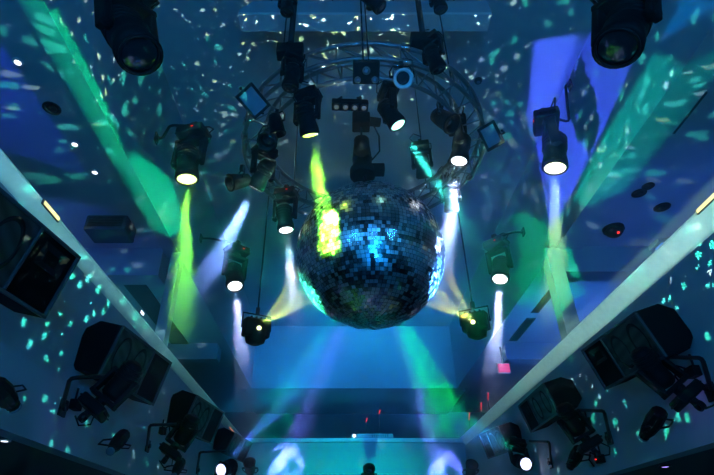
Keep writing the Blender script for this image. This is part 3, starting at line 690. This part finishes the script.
# thin ceiling cables with small sensor
for (u, v, lab) in ((478, 80, 'tiny black sensor on the ceiling right of the truss'),):
    p = onz(u, v, ZC); e = thing('ceiling_sensor', p, lab, 'sensor'); MB().lathe([(.05, -.05), (.06, -.03), (.06, 0)], p, UP, 14).build('body', 'black', e); MB().lathe([(.03, -.055), (.03, -.05)], p, UP, 12).build('eye', 'glass', e)

# ================================================================== HAZE
HZ0, HZ1 = .00005, .028
def haze():
    m = bpy.data.materials.new('haze'); m.use_nodes = True; nt = m.node_tree; nt.nodes.clear()
    N = nt.nodes; L = nt.links.new
    o = N.new('ShaderNodeOutputMaterial'); sc = N.new('ShaderNodeVolumeScatter'); sc.inputs['Color'].default_value = (1, 1, 1, 1); sc.inputs['Anisotropy'].default_value = 0
    ge = N.new('ShaderNodeNewGeometry'); sx = N.new('ShaderNodeSeparateXYZ'); L(ge.outputs['Position'], sx.inputs[0])
    def ramp(out, a, b, lo, hi):
        r = N.new('ShaderNodeMapRange'); r.interpolation_type = 'SMOOTHSTEP'
        for k, v in (('From Min', a), ('From Max', b), ('To Min', lo), ('To Max', hi)): r.inputs[k].default_value = v
        L(out, r.inputs['Value']); return r.outputs[0]
    def mth(op, a, b):
        m_ = N.new('ShaderNodeMath'); m_.operation = op; L(a, m_.inputs[0]); L(b, m_.inputs[1]); return m_.outputs[0]
    # smoke hangs in a layer under the ceiling and thickens towards the far end
    upper = mth('MULTIPLY', ramp(sx.outputs['Z'], CZ + 2.15, CZ + 3.15, 0, 1), ramp(sx.outputs['Y'], 1.2, 3.2, .25, 1))
    far_ = ramp(sx.outputs['Y'], 7.0, 10.5, 0, 1)
    prof = ramp(mth('MAXIMUM', upper, far_), 0, 1, HZ0, HZ1)
    no = N.new('ShaderNodeTexNoise'); no.inputs['Scale'].default_value = .75; no.inputs['Detail'].default_value = 3; no.inputs['Distortion'].default_value = .6; L(ge.outputs['Position'], no.inputs['Vector'])
    rn = N.new('ShaderNodeMapRange'); rn.inputs['From Min'].default_value = .35; rn.inputs['From Max'].default_value = .68; rn.inputs['To Min'].default_value = .65; rn.inputs['To Max'].default_value = 1.5; L(no.outputs['Fac'], rn.inputs['Value'])
    rn2 = N.new('ShaderNodeMapRange'); rn2.inputs['From Min'].default_value = .40; rn2.inputs['From Max'].default_value = .64; rn2.inputs['To Min'].default_value = .15; rn2.inputs['To Max'].default_value = 2.2; L(no.outputs['Fac'], rn2.inputs['Value'])
    mxn = N.new('ShaderNodeMix'); L(far_, mxn.inputs[0]); L(rn.outputs[0], mxn.inputs[2]); L(rn2.outputs[0], mxn.inputs[3])
    mu = N.new('ShaderNodeMath'); mu.operation = 'MULTIPLY'; L(prof, mu.inputs[0]); L(mxn.outputs[0], mu.inputs[1]); L(mu.outputs[0], sc.inputs['Density']); L(sc.outputs[0], o.inputs['Volume'])
    b = MB().box(((OL + OR) / 2, (YN + YG) / 2, ZC / 2 + .05), (OR - OL - .02, YG - YN - .02, ZC + .02))
    ob = b.build('haze', m); tag(ob, 'thin lit stage haze filling the whole hall', 'haze', kind='stuff')
haze()

# ================================================================== WASH LIGHTS
def px_poly(fn, pts, c): return [fn(u, v, c) for u, v in pts]
def wash(loc, to, col, power, half, blend=.6, radius=.08): return spot(loc, to, col, power, half, blend, radius)
# added teal-blue fill washes behind the camera, no lamps built for them
wash((-2.3, -1.0, ZT - .4), (1.5, 6, ZC), (.03, .34, .85), 150, 60)
wash((2.9, -1.0, ZT - .4), (-1.0, 6, ZC), (.03, .34, .85), 150, 60)
wash((.3, -3.5, 3.6), (.3, 15, 4.5), (.03, .28, .9), 400, 45)
wash((.6, -2.6, 1.2), (-2.76, 4.5, 3.4), (.005, .26, .85), 480, 40)
wash((.2, -2.6, 1.2), (3.42, 4.5, 3.4), (.005, .26, .85), 480, 40)
# framed profile lights from the moving heads on the balcony fronts
zl = 4.50 + CZ
QL1 = PL3 + V((.12, -.12, .14)); QR1 = PR3 + V((-.12, -.14, .14)); QL2 = PL2 + V((.25, 0, .12)); FL = V((-1.46, 2.2, .4)); FR = V((1.8, -2.2, .4))
profile(QR1, [V((KL, .6, zl)), V((KL, 4.1, zl)), V((SL, 5.2, ZS)), V((SL, .6, ZS))], (.0, 1, .32), 5000)
profile(QR1 + V((0, 0, -.02)), [onx(136, 150, KL), onx(160, 140, KL), onx(172, 180, KL), onx(190, 228, KL), V((SL, 6.6, ZS)), V((SL, 4.0, ZS))], (.0, 1, .42), 3200)
profile(QL1, [onz(532, 40, ZC), onz(583, 32, ZC), onz(537, 146, ZC), onz(526, 120, ZC)], (.06, .11, 1), 12000)
profile(QL1 + V((0, 0, .02)), [onx(583, 32, KR), onx(664, 20, KR), onx(596, 148, KR), onx(553, 246, KR), onx(536, 146, KR)], (.05, .09, 1), 7000)
profile(QL1 + V((0, 0, -.02)), [onx(655, 48, KR), onx(594, 152, KR), onx(572, 200, KR), V((SR, 5.6, ZS)), V((SR, 2.9, ZS))], (.0, .70, .50), 3200)
profile(QL1 + V((0, 0, -.04)), [onx(700, -40, KR), onx(656, 46, KR), V((KR, 2.75, ZS)), V((KR, .6, ZS))], (.0, .28, 1), 3000)
wash(PL2 + V((.4, .1, -.2)), (.4, 8.2, 0), (.0, .75, .60), 5000, 24, .9, .05)  # added teal floor wash, there for the ball to reflect
wash((.3, 8.6, .8), (.3, 14.9, 1.2), (.0, .85, .75), 2600, 34, .9, .05)  # added wash on the unseen far wall, for the ball's lower rim
wash(PL1 + V((.4, .1, -.2)), (-1.2, 5.0, 0), (.12, 1, .04), 5000, 24, .9, .05)  # added green floor wash for the left side of the ball
wash(PR2 + V((-.4, -.1, -.2)), (.9, 5.6, 0), (.02, .25, 1), 6000, 24, .9, .05)  # added blue floor wash for the right side of the ball
# added spots that brighten the ball, set beside the nearest wall heads
for p0, q, c_, w_ in ((PR1 + V((-.35, .3, .1)), bc + V((.25, -.2, 0)), (.05, .28, 1), 9000), (PL1 + V((.35, .3, .1)), bc + V((-.2, 0, -.15)), (.05, 1, .45), 8000)):
    beam(p0, q - p0, c_, w_ / BG, 9, .5, .05, 1)
# added washes beside the wall heads, there to brighten the smoke
wash(PL2 + V((.3, -.1, .2)), (1.0, 13, CZ + 5.6), (.01, .42, 1), 3200, 16, .9, .05)
wash(PR3 + V((-.2, -.15, .2)), (-.6, 14, CZ + 4.6), (.03, .25, 1), 2200, 15, .9, .05)
wash(FL, onx(533, 268, KR), (.0, 1, .36), 4200, 5.6, .05, .02)  # green patch from an unseen floor spot, not from a wall head
profile(FR, [V((XL + .10, 1.2, CZ + 2.85)), V((XL + .02, 1.2, CZ + 2.53)), V((XL + .02, 14.5, CZ + 2.53)), V((XL + .10, 14.5, CZ + 2.85))], (.35, 1, .85), 1500)  # added floor light that brightens the left pale band, no fixture built
profile(FL, [V((XR - .10, 1.2, CZ + 2.85)), V((XR - .02, 1.2, CZ + 2.46)), V((XR - .02, 14.5, CZ + 2.46)), V((XR - .10, 14.5, CZ + 2.85))], (.50, 1, .75), 1300)  # same added brightening for the right pale band
# side balconies: unseen lamps, supposed to stand behind the parapets
profile(V((-4.9, 2.2, ZT - .3)), [onz(-40, -20, ZA), onz(91, 178, ZA), onz(-60, 130, ZA)], (.03, .05, 1), 160)
wash(V((-4.3, 5.2, ZT - .5)), (-4.4, 7.3, ZA - .2), (.05, .12, 1), 60, 32, .3)
wash(V((5.0, 6.0, ZT - .5)), (5.0, 6.2, ZA), (.04, .14, 1), 70, 50, .8)
wash(V((5.0, 9.8, ZT - .5)), (5.0, 10.6, ZA), (.04, .20, 1), 240, 62, .5)
wash(V((-4.6, 10.2, ZT - .5)), (-4.4, 9.8, ZA), (.02, .35, .5), 90, 60, .6)
# far end: blue and green beams from spots set just off the back of the ball
for q, c, w_, hf in ((ony(286, 463, YFF), (.14, .18, 1), 26000, 3.4), (ony(444, 468, YFF), (.12, .17, 1), 26000, 3.2),
                    (ony(446, 416, 17), (.0, 1, .10), 26000, 4.6), (ony(278, 412, 16.5), (.0, .9, .45), 9000, 4.2)):
    dd = (V(q) - bc).normalized(); p0 = bc + dd * (br_ + .05)   # added spot standing in for light the ball reflects
    beam(p0, V(q) - p0, c, w_ * 1.5 / BG, hf, .95, .02, 1)
    nt = light_nodes(BEAMS[-1]); tc = nt.nodes.new('ShaderNodeTexCoord'); ns = nt.nodes.new('ShaderNodeTexNoise'); ns.inputs['Scale'].default_value = 30; ns.inputs['Detail'].default_value = 3
    r_ = nt.nodes.new('ShaderNodeMapRange'); r_.inputs['From Min'].default_value = .42; r_.inputs['From Max'].default_value = .60; r_.inputs['To Max'].default_value = 1.6
    nt.links.new(tc.outputs['Normal'], ns.inputs['Vector']); nt.links.new(ns.outputs['Fac'], r_.inputs['Value']); nt.links.new(r_.outputs[0], nt.nodes['Emission'].inputs['Strength'])
wash(hb1[1] + V((0, 0, -.1)), (-.5, YF, ZS + .9), (.0, .30, .9), 1700, 26, .8)  # added unseen wash to light the end wall, no head here
wash(hb2[1] + V((0, 0, -.1)), (1.5, YF, ZS + .9), (.02, .22, .9), 1500, 26, .8)  # second added end wall wash, also without a head

# mirror-ball dots: added patterned spots off the ball stand in for tile reflections
def dots(dirn, col, power, scale, size, keep, col2):
    d = V(dirn).normalized(); o = spot(bc + d * (br_ + .03), None, col, power / 2, 80, .15, .0, dirn=d)
    nt = light_nodes(o); N = nt.nodes; tc = N.new('ShaderNodeTexCoord'); vo = N.new('ShaderNodeTexVoronoi'); vo.inputs['Scale'].default_value = scale; vo.distance = 'CHEBYCHEV'
    nt.links.new(tc.outputs['Normal'], vo.inputs['Vector'])
    sp = N.new('ShaderNodeSeparateColor'); nt.links.new(vo.outputs['Color'], sp.inputs[0])
    sz = N.new('ShaderNodeMath'); sz.operation = 'MULTIPLY'; sz.inputs[1].default_value = size; nt.links.new(sp.outputs[1], sz.inputs[0])
    lt = N.new('ShaderNodeMath'); lt.operation = 'LESS_THAN'; nt.links.new(vo.outputs['Distance'], lt.inputs[0]); nt.links.new(sz.outputs[0], lt.inputs[1])
    kp = N.new('ShaderNodeMath'); kp.operation = 'LESS_THAN'; kp.inputs[1].default_value = keep; nt.links.new(sp.outputs[0], kp.inputs[0])
    mu = N.new('ShaderNodeMath'); mu.operation = 'MULTIPLY'; nt.links.new(lt.outputs[0], mu.inputs[0]); nt.links.new(kp.outputs[0], mu.inputs[1])
    mx = N.new('ShaderNodeMix'); mx.data_type = 'RGBA'; mx.inputs[6].default_value = (*col, 1); mx.inputs[7].default_value = (*col2, 1); nt.links.new(sp.outputs[2], mx.inputs[0])
    o.data.color = (1, 1, 1); e = N['Emission']; nt.links.new(mx.outputs[2], e.inputs['Color']); nt.links.new(mu.outputs[0], e.inputs['Strength'])
for twice in range(2):
    dots((-.6, -.55, .75), (.75, 1, .35), 700, 27, .30, .70, (.5, .85, .9))
    dots((.6, -.55, .75), (.6, 1, .45), 650, 26, .30, .70, (.5, .8, 1))
    dots((-1, -.1, .0), (.05, 1, .65), 480, 19, .34, .75, (.1, .9, .8))
    dots((1, -.1, .0), (.05, 1, .65), 480, 19, .34, .75, (.1, .9, .8))
    dots((.1, 1, .3), (.4, .9, 1), 500, 25, .30, .6, (.6, .9, 1))

GROUPS = {'loudspeaker': 'loudspeakers on the balcony fronts', 'moving_head_light': 'moving lights around the hall', 'wall_bracket': 'arms that carry lights',
          'par_light': 'small can lights', 'downlight': 'ceiling downlights', 'air_diffuser': 'linear air slots', 'scanner_light': 'scanners on the balcony fronts',
          'clamp_box': 'clamp boxes on the balcony fronts', 'red_lamp': 'red lamps in the far gallery', 'parapet_lamp': 'strip lamps on the pale bands',
          'floodlight': 'floodlights on the truss', 'effect_light': 'effect lights with yellow fans', 'drop_pipe': 'drop pipes under the ceiling'}
for o in SC.objects:
    b_ = o.name.split('.')[0]
    if o.parent is None and b_ in GROUPS and 'category' in o: o['group'] = GROUPS[b_]

# ================================================================== WORLD AND VIEW
w = bpy.data.worlds.new('dark'); SC.world = w; w.use_nodes = True
w.node_tree.nodes['Background'].inputs[0].default_value = (.002, .004, .01, 1); w.node_tree.nodes['Background'].inputs[1].default_value = 1
SC.view_settings.view_transform = 'Standard'; SC.view_settings.look = 'None'; SC.view_settings.exposure = 0; SC.view_settings.gamma = 1; SC.view_settings.use_curve_mapping = False
cy = SC.cycles
cy.use_denoising = True; cy.denoiser = 'OPENIMAGEDENOISE'; cy.volume_bounces = 0; cy.max_bounces = 5; cy.diffuse_bounces = 2; cy.glossy_bounces = 3; cy.sample_clamp_indirect = 3; cy.sample_clamp_direct = 0
cy.use_light_tree = False; cy.use_adaptive_sampling = False; cy.light_sampling_threshold = 0; cy.caustics_reflective = False; cy.caustics_refractive = False
